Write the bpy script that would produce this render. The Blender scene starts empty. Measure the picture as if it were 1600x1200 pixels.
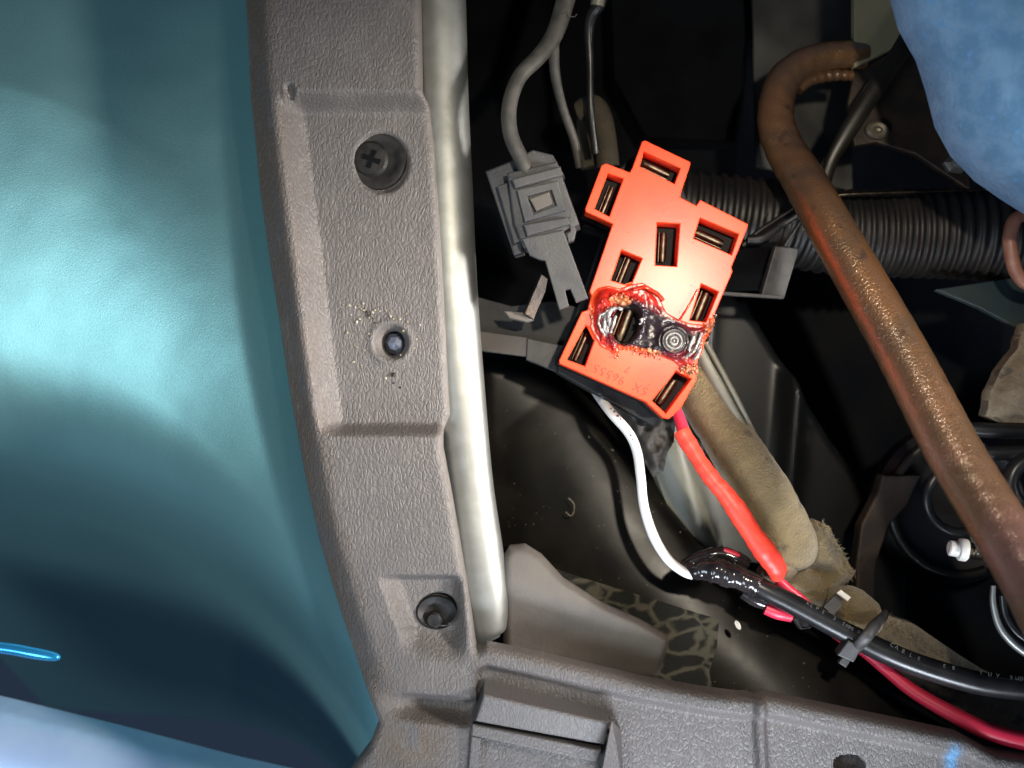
import bpy, bmesh, math, random
import numpy as np
from mathutils import Vector, Matrix
random.seed(7)
S = 0.00018            # metres per picture unit at the reference depth
D = 1716.0             # camera distance in those units
sc = bpy.context.scene
col = sc.collection

# ------------------------------------------------------------------ camera, light
cam_d = bpy.data.cameras.new('camera'); cam = bpy.data.objects.new('camera', cam_d); col.objects.link(cam)
cam.location = (0, 0, D*S); cam_d.sensor_width = 36; cam_d.lens = 36*D/1600
cam_d.clip_start = 0.005; cam_d.clip_end = 20
cam_d.dof.use_dof = True; cam_d.dof.focus_distance = D*S; cam_d.dof.aperture_fstop = 8
sc.camera = cam
w = bpy.data.worlds.new('World'); sc.world = w; w.use_nodes = True
bg = w.node_tree.nodes['Background']; bg.inputs[0].default_value = (0.30, 0.48, 0.85, 1); bg.inputs[1].default_value = 0.06
sc.view_settings.view_transform = 'Standard'; sc.view_settings.look = 'None'
sc.view_settings.exposure = 0.0; sc.view_settings.gamma = 1

def lamp(name, px, py, z, tx, ty, tz, size, power, color, sizey=None):
    l = bpy.data.lights.new(name, 'AREA'); l.energy = power; l.color = color
    l.size = size*S
    if sizey: l.shape = 'RECTANGLE'; l.size_y = sizey*S
    else: l.shape = 'DISK'
    o = bpy.data.objects.new(name, l); col.objects.link(o)
    a = Vector(((px-800)*S, -(py-600)*S, z*S)); b = Vector(((tx-800)*S, -(ty-600)*S, tz*S))
    o.location = a; o.rotation_euler = (b-a).to_track_quat('-Z', 'Y').to_euler()
    return o
fl_ = lamp('camera_flash', 1220, 250, 1700, 1040, 500, 0, 70, 3.6, (1.0, 0.93, 0.80))
_s = bpy.data.lights.new('camera_flash', 'SPOT'); _s.energy = 3.3; _s.color = (1.0, 0.89, 0.72); _s.spot_size = math.radians(57); _s.spot_blend = 1.0; _s.shadow_soft_size = 32*S
fl_.data = _s
sl_ = lamp('sill_daylight', 1300, 2100, 900, 1130, 1230, 0, 700, .17, (0.82, 0.89, 1.0), 300); sl_.data.spread = math.radians(50)
sd_ = lamp('side_daylight', 2800, 640, 1150, 560, 600, 40, 300, 0.22, (1.0, 0.95, 0.90)); sd_.data.spread = math.radians(34)
lamp('door_daylight', -700, 1900, 2500, 400, 700, 0, 1300, 1.6, (0.74, 0.88, 1.0), 1000)

# ------------------------------------------------------------------ maths helpers
def P(px, py, z=0.0):
    k = (D-z)/D
    return np.array([(px-800)*k, -(py-600)*k, z])
class Plane:
    """a plane through the point seen at (px,py,z) with unit normal n"""
    def __init__(s, px=800, py=600, z=0, n=(0, 0, 1)):
        s.c = P(px, py, z); n = np.array(n, float); s.n = n/np.linalg.norm(n)
        u = np.cross((0, 1, 0), s.n); s.u = u/np.linalg.norm(u); s.v = np.cross(s.n, s.u)
    def hit(s, px, py):
        px = np.asarray(px, float); py = np.asarray(py, float)
        d = np.stack([(px-800)/D, -(py-600)/D, -np.ones_like(px)], -1)
        o = np.array([0, 0, D])
        t = ((s.c-o) @ s.n)/(d @ s.n)
        return o + d*t[..., None]
    def loc(s, px, py):
        p = s.hit(px, py)-s.c
        return p @ s.u, p @ s.v
    def mat(s):
        M = Matrix(((s.u[0], s.v[0], s.n[0], s.c[0]), (s.u[1], s.v[1], s.n[1], s.c[1]), (s.u[2], s.v[2], s.n[2], s.c[2]), (0, 0, 0, 1)))
        return M
def vn(x, y, seed=0):
    x = np.asarray(x, float)+seed*17.31; y = np.asarray(y, float)+seed*9.77
    xi = np.floor(x); yi = np.floor(y); fx = x-xi; fy = y-yi
    fx = fx*fx*(3-2*fx); fy = fy*fy*(3-2*fy)
    def h(a, b):
        v = np.sin(a*127.1+b*311.7+seed*74.7)*43758.5453
        return v-np.floor(v)
    return (h(xi, yi)*(1-fx)+h(xi+1, yi)*fx)*(1-fy)+(h(xi, yi+1)*(1-fx)+h(xi+1, yi+1)*fx)*fy
def fbm(x, y, seed=0, o=4):
    r = 0; a = .5
    for i in range(o):
        r = r+a*vn(x, y, seed+i); x = x*2.03; y = y*2.03; a *= .5
    return r
def sstep(a, b, x):
    t = np.clip((x-a)/(b-a), 0, 1); return t*t*(3-2*t)
def sdf(px, py, poly):
    """distance to polygon outline, positive inside; and nearest point"""
    poly = np.array(poly, float); n = len(poly)
    best = np.full(px.shape, 1e9); nx = px.copy(); ny = py.copy(); ins = np.zeros(px.shape, bool)
    for i in range(n):
        a = poly[i]; b = poly[(i+1) % n]; e = b-a; L = e @ e
        if L == 0: continue
        t = np.clip(((px-a[0])*e[0]+(py-a[1])*e[1])/L, 0, 1)
        qx = a[0]+t*e[0]; qy = a[1]+t*e[1]; d = np.hypot(px-qx, py-qy)
        m = d < best; best = np.where(m, d, best); nx = np.where(m, qx, nx); ny = np.where(m, qy, ny)
        c = ((a[1] > py) != (b[1] > py))
        with np.errstate(divide='ignore', invalid='ignore'):
            xi = (b[0]-a[0])*(py-a[1])/(b[1]-a[1] if b[1] != a[1] else 1e-9)+a[0]
        ins ^= (c & (px < xi))
    return np.where(ins, best, -best), nx, ny
def spline(pts, n=8, closed=False):
    p = np.array(pts, float); out = []
    N = len(p)
    rng = range(N if closed else N-1)
    for i in rng:
        if closed: a, b, c, d = p[(i-1) % N], p[i], p[(i+1) % N], p[(i+2) % N]
        else: a, b, c, d = p[max(i-1, 0)], p[i], p[i+1], p[min(i+2, N-1)]
        for k in range(n):
            t = k/n
            out.append(.5*((2*b)+(-a+c)*t+(2*a-5*b+4*c-d)*t*t+(-a+3*b-3*c+d)*t**3))
    if not closed: out.append(p[-1])
    return np.array(out)

# ------------------------------------------------------------------ objects
def root(name, label, cat, px, py, z=0, group=None):
    o = bpy.data.objects.new(name, None); col.objects.link(o); o.empty_display_size = .01
    o.location = P(px, py, z)*S; o['label'] = label; o['category'] = cat
    if group: o['group'] = group
    return o
def tag(o, label=None, cat=None, kind=None, group=None):
    if label: o['label'] = label
    if cat: o['category'] = cat
    if kind: o['kind'] = kind
    if group: o['group'] = group
    return o
def wloc(o):
    v = Vector((0, 0, 0))
    while o: v = v+o.location; o = o.parent
    return v
def mesh(name, V, F, m, parent=None, smooth=35, colors=None):
    V = np.asarray(V, float)*S
    org = np.array(wloc(parent)) if parent else V.mean(0)
    me = bpy.data.meshes.new(name); me.from_pydata((V-org).tolist(), [], [list(map(int, f)) for f in F])
    me.validate(); me.update()
    if smooth:
        me.polygons.foreach_set('use_smooth', [True]*len(me.polygons)); me.set_sharp_from_angle(angle=math.radians(smooth))
    if colors is not None:
        a = me.color_attributes.new('Col', 'FLOAT_COLOR', 'POINT')
        a.data.foreach_set('color', np.concatenate([colors, np.ones((len(colors), 1))], 1).ravel())
    me.materials.append(m)
    o = bpy.data.objects.new(name, me); col.objects.link(o)
    if parent: o.parent = parent
    else: o.location = org
    return o
def merge(parts):
    V = []; F = []; n = 0
    for v, f in parts:
        V.append(np.asarray(v, float)); F += [[i+n for i in q] for q in f]; n += len(v)
    return np.concatenate(V), F
def field(name, poly, plane, step, hf, m, parent=None, skirt=20, holes=(), smooth=40, cf=None, step_y=None):
    poly = np.array(poly, float); x0, y0 = poly.min(0)-step; x1, y1 = poly.max(0)+step
    sy = step_y or step
    xs = np.arange(x0, x1+step, step); ys = np.arange(y0, y1+sy, sy)
    gx, gy = np.meshgrid(xs, ys)
    d, nx, ny = sdf(gx, gy, poly)
    for h in holes:
        dh, hx, hy = sdf(gx, gy, h); dh = -dh
        mm = dh < d; d = np.where(mm, dh, d); nx = np.where(mm, hx, nx); ny = np.where(mm, hy, ny)
    inside = d > 0
    cell = inside[:-1, :-1] | inside[1:, :-1] | inside[:-1, 1:] | inside[1:, 1:]
    # keep only cells whose outside corners are near the outline
    out = ~inside
    gx = np.where(out, nx, gx); gy = np.where(out, ny, gy); dd = np.where(out, 0, d)
    used = np.zeros(gx.shape, bool)
    used[:-1, :-1] |= cell; used[1:, :-1] |= cell; used[:-1, 1:] |= cell; used[1:, 1:] |= cell
    idx = -np.ones(gx.shape, int); idx[used] = np.arange(used.sum())
    X = gx[used]; Y = gy[used]; DD = dd[used]
    H = hf(X, Y, DD)
    V = plane.hit(X, Y)+H[:, None]*plane.n
    jj, ii = np.nonzero(cell)
    F = [[idx[j, i], idx[j+1, i], idx[j+1, i+1], idx[j, i+1]] for j, i in zip(jj, ii)]
    C = cf(X, Y, DD, H) if cf else None
    if skirt:
        from collections import Counter
        cnt = Counter()
        for f in F:
            for k in range(4):
                a, b = f[k], f[(k+1) % 4]; cnt[(min(a, b), max(a, b))] += 1
        bot = {}; extra = []; n = len(V); F2 = []
        for f in F:
            for k in range(4):
                a, b = f[k], f[(k+1) % 4]
                if cnt[(min(a, b), max(a, b))] == 1:
                    for q in (a, b):
                        if q not in bot:
                            bot[q] = n+len(extra); extra.append(V[q]-plane.n*skirt)
                    F2.append([b, a, bot[a], bot[b]])
        srcs = list(bot.keys()); V = np.concatenate([V, np.array(extra)]); F += F2
        if C is not None: C = np.concatenate([C, C[srcs]])
    return mesh(name, V, F, m, parent, smooth, C)
def prism(name, poly, plane, m, depth, parent=None, holes=(), bevel=1.5, top=0.0, smooth=12):
    cu = bpy.data.curves.new(name, 'CURVE'); cu.dimensions = '2D'; cu.fill_mode = 'BOTH'
    for pl in [poly]+list(holes):
        pl = np.array(pl, float); u, v = plane.loc(pl[:, 0], pl[:, 1])
        sp = cu.splines.new('POLY'); sp.points.add(len(pl)-1); sp.use_cyclic_u = True
        for i in range(len(pl)): sp.points[i].co = (u[i], v[i], 0, 1)
    cu.extrude = max(depth/2-bevel, .1); cu.bevel_depth = bevel; cu.offset = -bevel; cu.bevel_resolution = 2
    t = bpy.data.objects.new('tmp', cu); col.objects.link(t)
    dg = bpy.context.evaluated_depsgraph_get()
    me = bpy.data.meshes.new_from_object(t.evaluated_get(dg)); bpy.data.objects.remove(t); bpy.data.curves.remove(cu)
    M = plane.mat() @ Matrix.Translation((0, 0, top-depth/2))
    bm = bmesh.new(); bm.from_mesh(me); bmesh.ops.remove_doubles(bm, verts=bm.verts, dist=.01)
    bmesh.ops.recalc_face_normals(bm, faces=bm.faces)
    V = [tuple(M @ v.co) for v in bm.verts]; F = [[v.index for v in f.verts] for f in bm.faces]; bm.free(); bpy.data.meshes.remove(me)
    return mesh(name, V, F, m, parent, smooth)
def tube_geo(path, n=14, sub=8, rf=None, caps=True, flat=1.0):
    """path: (px,py,z,r_px) control points"""
    q = spline(path, sub) if sub > 1 else np.array(path, float)
    pts = np.array([P(a[0], a[1], a[2]) for a in q]); R = q[:, 3]*(D-q[:, 2])/D
    T = np.gradient(pts, axis=0); T /= np.linalg.norm(T, axis=1)[:, None]
    L = np.concatenate([[0], np.cumsum(np.linalg.norm(np.diff(pts, axis=0), axis=1))])
    V = []; F = []
    for i in range(len(pts)):
        a = np.cross((0, 0, 1), T[i]); la = np.linalg.norm(a)
        a = a/la if la > 1e-3 else np.array([1., 0, 0])
        b = np.cross(T[i], a)
        for k in range(n):
            th = 2*math.pi*k/n
            r = R[i]*(rf(L[i], th, i/(len(pts)-1)) if rf else 1)
            V.append(pts[i]+a*math.cos(th)*r+b*math.sin(th)*r*flat)
    for i in range(len(pts)-1):
        for k in range(n):
            F.append([i*n+k, i*n+(k+1) % n, (i+1)*n+(k+1) % n, (i+1)*n+k])
    if caps:
        F.append([k for k in range(n)][::-1]); F.append([(len(pts)-1)*n+k for k in range(n)])
    return V, F
def tube(name, path, m, parent=None, smooth=50, cf=None, **k):
    V, F = tube_geo(path, **k); return mesh(name, V, F, m, parent, smooth, cf(np.asarray(V)) if cf else None)
def lathe_geo(prof, c, axis=(0, 0, 1), n=32, ell=1.0):
    ax = np.array(axis, float); ax /= np.linalg.norm(ax)
    a = np.cross(ax, (0.1, 1, 0)); a /= np.linalg.norm(a); b = np.cross(ax, a)
    V = []; F = []
    for r, h in prof:
        for k in range(n):
            t = 2*math.pi*k/n; V.append(c+a*r*math.cos(t)+b*r*ell*math.sin(t)+ax*h)
    for i in range(len(prof)-1):
        for k in range(n): F.append([i*n+k, i*n+(k+1) % n, (i+1)*n+(k+1) % n, (i+1)*n+k])
    F.append([(len(prof)-1)*n+k for k in range(n)]); F.append(list(range(n))[::-1])
    return V, F
def lathe(name, prof, c, m, parent=None, axis=(0, 0, 1), n=32, ell=1.0, smooth=35):
    V, F = lathe_geo(prof, np.array(c, float), axis, n, ell); return mesh(name, V, F, m, parent, smooth)
def ico(c, r, sub=1, jit=.2):
    bm = bmesh.new(); bmesh.ops.create_icosphere(bm, subdivisions=sub, radius=1)
    V = [np.array(c)+np.array(v.co)*r*(1+random.uniform(-jit, jit)) for v in bm.verts]
    F = [[v.index for v in f.verts] for f in bm.faces]; bm.free(); return V, F

# ------------------------------------------------------------------ materials
def mat(name, c1, c2=None, scale=.02, rough=.5, metal=0, bump=0, bscale=.2, stretch=(1, 1, 1), spec=.5, coat=0, rough2=None,
        attr=False, c3=None, scale3=.1, th3=.6, vor=0, vscale=.1, det=6, sheen=0, th=(.4, .6), coatr=.08):
    m = bpy.data.materials.new(name); m.use_nodes = True; N = m.node_tree.nodes; L = m.node_tree.links
    b = N['Principled BSDF']; b.inputs['Roughness'].default_value = rough; b.inputs['Metallic'].default_value = metal
    b.inputs['Specular IOR Level'].default_value = spec; b.inputs['Coat Weight'].default_value = coat; b.inputs['Coat Roughness'].default_value = coatr
    if sheen: b.inputs['Sheen Weight'].default_value = sheen
    tc = N.new('ShaderNodeTexCoord'); mp = N.new('ShaderNodeMapping'); mp.inputs['Scale'].default_value = [q/S for q in stretch]
    L.new(tc.outputs['Object'], mp.inputs[0])
    def noise(sc_, d=det, dist=0):
        n = N.new('ShaderNodeTexNoise'); n.inputs['Scale'].default_value = sc_; n.inputs['Detail'].default_value = d
        n.inputs['Distortion'].default_value = dist; L.new(mp.outputs[0], n.inputs[0]); return n
    c = None
    if attr:
        a = N.new('ShaderNodeAttribute'); a.attribute_name = 'Col'; c = a.outputs['Color']
    if c2 is not None:
        n = noise(scale); r = N.new('ShaderNodeMapRange'); r.inputs[1].default_value = th[0]; r.inputs[2].default_value = th[1]
        L.new(n.outputs[0], r.inputs[0]); mx = N.new('ShaderNodeMix'); mx.data_type = 'RGBA'
        L.new(r.outputs[0], mx.inputs[0])
        if c: L.new(c, mx.inputs[6])
        else: mx.inputs[6].default_value = (*c1, 1)
        mx.inputs[7].default_value = (*c2, 1); c = mx.outputs[2]
        if rough2 is not None:
            rr = N.new('ShaderNodeMapRange'); rr.inputs[1].default_value = th[0]; rr.inputs[2].default_value = th[1]
            rr.inputs[3].default_value = rough; rr.inputs[4].default_value = rough2
            L.new(n.outputs[0], rr.inputs[0]); L.new(rr.outputs[0], b.inputs['Roughness'])
    if c3 is not None:
        n = noise(scale3); r = N.new('ShaderNodeMapRange'); r.inputs[1].default_value = th3; r.inputs[2].default_value = th3+.08
        L.new(n.outputs[0], r.inputs[0]); mx = N.new('ShaderNodeMix'); mx.data_type = 'RGBA'; L.new(r.outputs[0], mx.inputs[0])
        if c: L.new(c, mx.inputs[6])
        else: mx.inputs[6].default_value = (*c1, 1)
        mx.inputs[7].default_value = (*c3, 1); c = mx.outputs[2]
    if c: L.new(c, b.inputs['Base Color'])
    else: b.inputs['Base Color'].default_value = (*c1, 1)
    nrm = None
    if bump:
        n = noise(bscale, 5, .6); bp = N.new('ShaderNodeBump'); bp.inputs['Distance'].default_value = bump*S; bp.inputs['Strength'].default_value = 1
        L.new(n.outputs[0], bp.inputs['Height']); nrm = bp.outputs[0]
    if vor:
        n0 = noise(vscale*.8, 3); ad = N.new('ShaderNodeVectorMath'); ad.operation = 'MULTIPLY_ADD'
        L.new(n0.outputs[1], ad.inputs[0]); ad.inputs[1].default_value = (.9/vscale,)*3; L.new(mp.outputs[0], ad.inputs[2])
        v = N.new('ShaderNodeTexVoronoi'); v.feature = 'DISTANCE_TO_EDGE'; v.inputs['Scale'].default_value = vscale; L.new(ad.outputs[0], v.inputs[0])
        rg = N.new('ShaderNodeMapRange'); rg.inputs[1].default_value = 0; rg.inputs[2].default_value = .22; L.new(v.outputs[0], rg.inputs[0])
        bp2 = N.new('ShaderNodeBump'); bp2.inputs['Distance'].default_value = vor*S; L.new(rg.outputs[0], bp2.inputs['Height'])
        if nrm: L.new(nrm, bp2.inputs['Normal'])
        nrm = bp2.outputs[0]
    if nrm:
        L.new(nrm, b.inputs['Normal'])
        if coat and attr: L.new(nrm, b.inputs['Coat Normal'])
    m['nodes_out'] = name
    return m
M = {}
M['teal'] = mat('teal metallic paint', (.31, .62, .60), (.37, .69, .66), .6, rough=.45, metal=.9, bump=.30, bscale=.5, coat=.45, coatr=.46)
M['bluebody'] = mat('blue body paint', (.50, .66, .95), (.56, .72, .97), .01, rough=.45, metal=.2, bump=.2, bscale=.3)
M['darkblue'] = mat('dark glossy blue paint', (.002, .004, .014), (.006, .022, .09), .004, rough=.45, metal=.1, spec=.25)
M['trim'] = mat('grey grained trim plastic', (.10, .092, .090), (.112, .103, .10), .006, rough=.50, bump=.9, bscale=.42, vor=.4, vscale=.19, stretch=(1,.55,1), spec=.4, th=(.35, .65))
M['trimdirt'] = M['trim']
M['screwblack'] = mat('dusty black screw', (.006, .0055, .0055), (.013, .012, .011), .08, rough=.5, spec=.3, bump=.4, bscale=.3)
M['clipblack'] = mat('black plastic', (.022, .021, .022), (.04, .038, .036), .05, rough=.5, bump=.3, bscale=.3)
M['black'] = mat('matt black plastic', (.010, .010, .011), (.018, .017, .016), .03, rough=.55, bump=.3, bscale=.2, spec=.3)
M['void'] = mat('near black shade', (.0015, .0015, .002), (.003, .0035, .0045), .01, rough=.9, spec=.1)  # near black: the darkness of the cavity is put into the colour
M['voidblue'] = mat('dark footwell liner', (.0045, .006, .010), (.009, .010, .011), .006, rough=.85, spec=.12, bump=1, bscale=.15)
M['zinc'] = mat('dull zinc metal', (.28, .285, .27), (.24, .245, .23), .03, rough=.46, metal=.8, bump=.15, bscale=.12, c3=(.30, .28, .22), scale3=.12, th3=.68)
M['steel'] = mat('terminal steel', (.11, .09, .065), (.06, .05, .04), .08, rough=.34, metal=1, bump=.2, bscale=.2)
M['red'] = mat('red plastic', (.88, .070, .020), (.78, .050, .015), .012, rough=.27, spec=.30, bump=.05, bscale=.15)
M['socketblack'] = mat('socket black', (.004, .004, .004), rough=.6, spec=.2)
M['darksleeve'] = mat('dark tan sleeve', (.035, .028, .018), (.05, .038, .022), .03, rough=.95, bump=2, bscale=.15)
M['melt'] = mat('melted plastic', (1, 1, 1), attr=True, rough=.24, spec=.28, bump=.25, bscale=.06)
M['crust'] = mat('burnt crust', (.38, .10, .04), (.55, .22, .12), .12, rough=.3, c3=(.10, .05, .03), scale3=.16, th3=.52, bump=1, bscale=.4)
M['ash'] = mat('grey melted drips', (.40, .38, .37), (.20, .18, .18), .10, rough=.22, metal=.3, bump=.6, bscale=.3)
M['char'] = mat('charred plastic', (.02, .015, .018), (.05, .04, .04), .05, rough=.25, bump=.8, bscale=.2)
M['conn'] = mat('grey connector plastic', (.038, .039, .044), (.062, .061, .060), .02, rough=.5, bump=.5, bscale=.3, c3=(.12, .115, .105), scale3=.12, th3=.66)
M['cable'] = mat('dusty grey cable', (.034, .032, .028), (.06, .056, .048), .04, rough=.6, bump=.4, bscale=.3)
M['rust'] = mat('rusty painted steel', (.33, .145, .040), (.15, .08, .035), .012, rough=.40, metal=.6, bump=.9, bscale=.26, coat=1, coatr=.20, attr=True, c3=(.09, .045, .02), scale3=.03, th3=.62, th=(.42, .58), det=8)
M['rust'].node_tree.nodes['Principled BSDF'].inputs['Coat IOR'].default_value = 2.1
M['beige'] = mat('beige painted steel', (.20, .17, .095), (.17, .145, .085), .01, rough=.6, bump=.2)
M['browndark'] = mat('dark rusty bracket', (.024, .018, .014), (.045, .028, .018), .02, rough=.5, metal=.3, bump=.7, bscale=.1)
M['blue'] = mat('blue felt cloth', (.08, .185, .34), (.12, .24, .41), .03, rough=1, spec=.1, sheen=.2, bump=2, bscale=.14, c3=(.09, .23, .46), scale3=.09, th3=.60)
M['conduit'] = mat('black conduit', (.007, .0065, .006), (.013, .011, .009), .02, rough=.5, bump=.3)
M['duct'] = mat('black moulded plastic', (.007, .0065, .005), (.012, .010, .007), .012, rough=.33, bump=.12, bscale=.05, c3=(.018, .014, .009), scale3=.05, th3=.64, spec=.36, rough2=.40)
M['bodymetal'] = mat('dark body metal', (.008, .009, .010), (.011, .011, .011), .01, rough=.30, metal=.1, bump=.1, spec=.22)
M['putty'] = mat('pale coated metal', (.17, .165, .125), (.13, .127, .10), .01, rough=.45)
M['foam'] = mat('tan foam tape', (.125, .092, .042), (.165, .122, .055), .03, rough=.95, sheen=.3, bump=4, bscale=.24, c3=(.07, .052, .026), scale3=.03, th3=.62)
M['foamgrey'] = mat('worn tan foam', (.17, .14, .10), (.23, .18, .12), .03, rough=.95, bump=3, bscale=.14, c3=(.10, .09, .08), scale3=.03, th3=.55)
M['white'] = mat('white wire sleeve', (.74, .73, .72), (.66, .65, .64), .03, rough=.35)
M['wirered'] = mat('red wire sleeve', (.62, .022, .06), (.66, .03, .07), .02, rough=.4)
M['shrink'] = mat('orange red sleeve', (.80, .06, .030), (.70, .04, .025), .012, rough=.42, bump=1.4, bscale=.04)
M['tape'] = mat('black glossy tape', (.014, .012, .014), (.03, .025, .025), .04, rough=.15, bump=.8, bscale=.05, spec=.8)
M['wireblack'] = mat('black wire sleeve', (.009, .009, .010), (.015, .015, .016), .03, rough=.32, spec=.4)
M['flap'] = mat('grey rubber flap', (.085, .075, .067), (.11, .096, .082), .012, rough=.65, bump=.6, bscale=.15)
M['camo'] = mat('mottled foil tape', (.26, .24, .16), (.30, .29, .20), .03, rough=.75, bump=2.5, spec=.15)
M['print'] = mat('pale printed ink', (.13, .13, .13), rough=.6)
M['ink'] = mat('dark printed ink', (.08, .07, .09), rough=.6)
M['engrave'] = mat('engraved shade', (.22, .04, .015), rough=.5)
M['chip'] = mat('pale plastic shavings', (.34, .31, .25), (.20, .17, .09), .2, rough=.6)
M['milky'] = mat('milky plastic', (.75, .72, .66), rough=.35)
M['greenplate'] = mat('dark green painted plate', (.02, .035, .04), (.03, .045, .046), .01, rough=.5)
M['crayon'] = mat('blue crayon mark', (.10, .30, .55), (.2, .42, .66), .1, rough=.6)

# camo: voronoi dark cells between pale veins
def camo():
    m = M['camo']; N = m.node_tree.nodes; L = m.node_tree.links; b = N['Principled BSDF']
    tc = N.new('ShaderNodeTexCoord'); mp = N.new('ShaderNodeMapping'); mp.inputs['Scale'].default_value = (.8/S, 1.2/S, 1/S); mp.inputs['Rotation'].default_value = (0, 0, .25)
    L.new(tc.outputs['Object'], mp.inputs[0])
    n = N.new('ShaderNodeTexNoise'); n.inputs['Scale'].default_value = .02; L.new(mp.outputs[0], n.inputs[0])
    ad = N.new('ShaderNodeVectorMath'); ad.operation = 'MULTIPLY_ADD'; ad.inputs[1].default_value = (40,)*3; L.new(n.outputs[1], ad.inputs[0]); L.new(mp.outputs[0], ad.inputs[2])
    v = N.new('ShaderNodeTexVoronoi'); v.feature = 'DISTANCE_TO_EDGE'; v.inputs['Scale'].default_value = .026; L.new(ad.outputs[0], v.inputs[0])
    n2 = N.new('ShaderNodeTexNoise'); n2.inputs['Scale'].default_value = .035; L.new(mp.outputs[0], n2.inputs[0])
    ma = N.new('ShaderNodeMath'); ma.operation = 'MULTIPLY_ADD'; ma.inputs[1].default_value = -.35; L.new(n2.outputs[0], ma.inputs[0]); L.new(v.outputs[0], ma.inputs[2])
    r = N.new('ShaderNodeMapRange'); r.inputs[1].default_value = -.14; r.inputs[2].default_value = -.04; L.new(ma.outputs[0], r.inputs[0])
    mx = N.new('ShaderNodeMix'); mx.data_type = 'RGBA'; L.new(r.outputs[0], mx.inputs[0]); mx.inputs[6].default_value = (.075, .07, .05, 1); mx.inputs[7].default_value = (.014, .014, .012, 1)
    L.new(mx.outputs[2], b.inputs['Base Color'])
camo()

# ------------------------------------------------------------------ the setting: dark cavity behind
Z0 = Plane(800, 600, -620)
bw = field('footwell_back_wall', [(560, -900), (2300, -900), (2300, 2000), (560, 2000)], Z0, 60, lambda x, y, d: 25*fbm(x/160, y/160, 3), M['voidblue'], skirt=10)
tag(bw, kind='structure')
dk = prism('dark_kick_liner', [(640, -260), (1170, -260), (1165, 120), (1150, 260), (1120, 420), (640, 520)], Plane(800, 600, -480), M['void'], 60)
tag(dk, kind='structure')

# ------------------------------------------------------------------ teal painted panel on the left
def teal_h(x, y, d):
    ry = np.polyval(np.polyfit([-200, 0, 150, 300, 400, 600], [440, 480, 545, 650, 770, 1100], 3), x)
    e = y-ry-60
    ep = np.clip(e, 0, 270); k2 = np.clip(e-270, 0, 130); k3 = np.clip(e-400, 0, 130)
    z = -150-.27*np.minimum(e, 270)-np.where(e > 0, .0016*ep*ep, .00042*(.68+.32*sstep(0, 260, x))*np.minimum(-e, 420)**2+.35*np.maximum(-e-420, 0))
    z = z-1.134*k2-.0006*k2*k2-1.3*np.maximum(e-400, 0)+.00055*np.maximum(x-190, 0)**2
    c1 = np.polyval(np.polyfit([-200, 0, 200, 400, 600, 800, 1000, 1180, 1400], [318, 322, 330, 348, 385, 432, 488, 550, 640], 4), y)
    f = np.maximum(x-c1+18, 0)
    z = z+.80*(f*f/(f+45))
    z = z+8*fbm(x/300, y/300, 5)
    return np.where(z > -30, -30+18*np.tanh((z+30)/18.), z)
teal_poly = [(-500, -160), (430, -160), (470, 300), (500, 600), (560, 900), (640, 1160), (720, 1500), (300, 1500), (-500, 1500)]
tp = field('teal_body_panel', teal_poly, Plane(300, 600, 0), 8, teal_h, M['teal'], skirt=90, smooth=60)
tag(tp, 'curved satin teal metallic painted body panel filling the left side', 'car panel')
# dark blue glossy recess below it and pale blue sill
def sill_h(x, y, d):
    return 60*np.sqrt(np.clip(1-((np.clip(d, 0, 90)-90)/90)**2, 0, 1))
sl = field('pale_blue_sill', [(-260, 1050), (0, 1108), (170, 1150), (360, 1200), (640, 1262), (640, 1500), (-260, 1500)], Plane(200, 1200, -190), 8, sill_h, M['bluebody'], skirt=60)
tag(sl, 'pale blue painted door sill along the lower left corner', 'car sill')
st = tube('cyan_highlight', [(-60, 1006, -150, 8), (10, 1013, -150, 9), (55, 1021, -150, 9), (84, 1026, -152, 7), (94, 1028, -154, 3)], mat('bright blue highlight', (.04, .42, .85), rough=.25, metal=.6, coat=.5), n=12)  # a highlight streak, built as a bright blue tube
tag(st, 'short bright cyan highlight streak in the dark blue recess', 'highlight streak')

# ------------------------------------------------------------------ grey trim (pillar + sill), an L
ZT = 60
TP = Plane(600, 600, ZT)
left = [(366, -140), (375, 0), (383, 150), (398, 300), (412, 400), (428, 500), (446, 620), (468, 740), (492, 850), (522, 950), (552, 1040), (575, 1090), (590, 1130), (575, 1170), (530, 1230), (500, 1330)]
right = [(650, -140), (655, 0), (657, 135), (668, 158), (675, 220), (683, 330), (690, 450), (695, 560), (700, 650), (690, 672), (690, 700), (705, 780), (722, 880), (735, 960), (742, 1012)]
low = [(745, 1020), (760, 1012), (830, 1026), (900, 1042), (1000, 1066), (1100, 1084), (1160, 1092), (1200, 1090), (1270, 1105), (1400, 1132), (1510, 1155), (1560, 1182), (1680, 1200), (1750, 1330)]
trim_poly = left[::-1]+right+low
LX = lambda y: np.interp(y, [p[1] for p in left[:13]], [p[0] for p in left[:13]])
RX = lambda y: np.interp(y, [-140, 0, 135, 158, 330, 650, 700, 880, 1012], [650, 655, 657, 668, 683, 700, 690, 722, 742])
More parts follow.
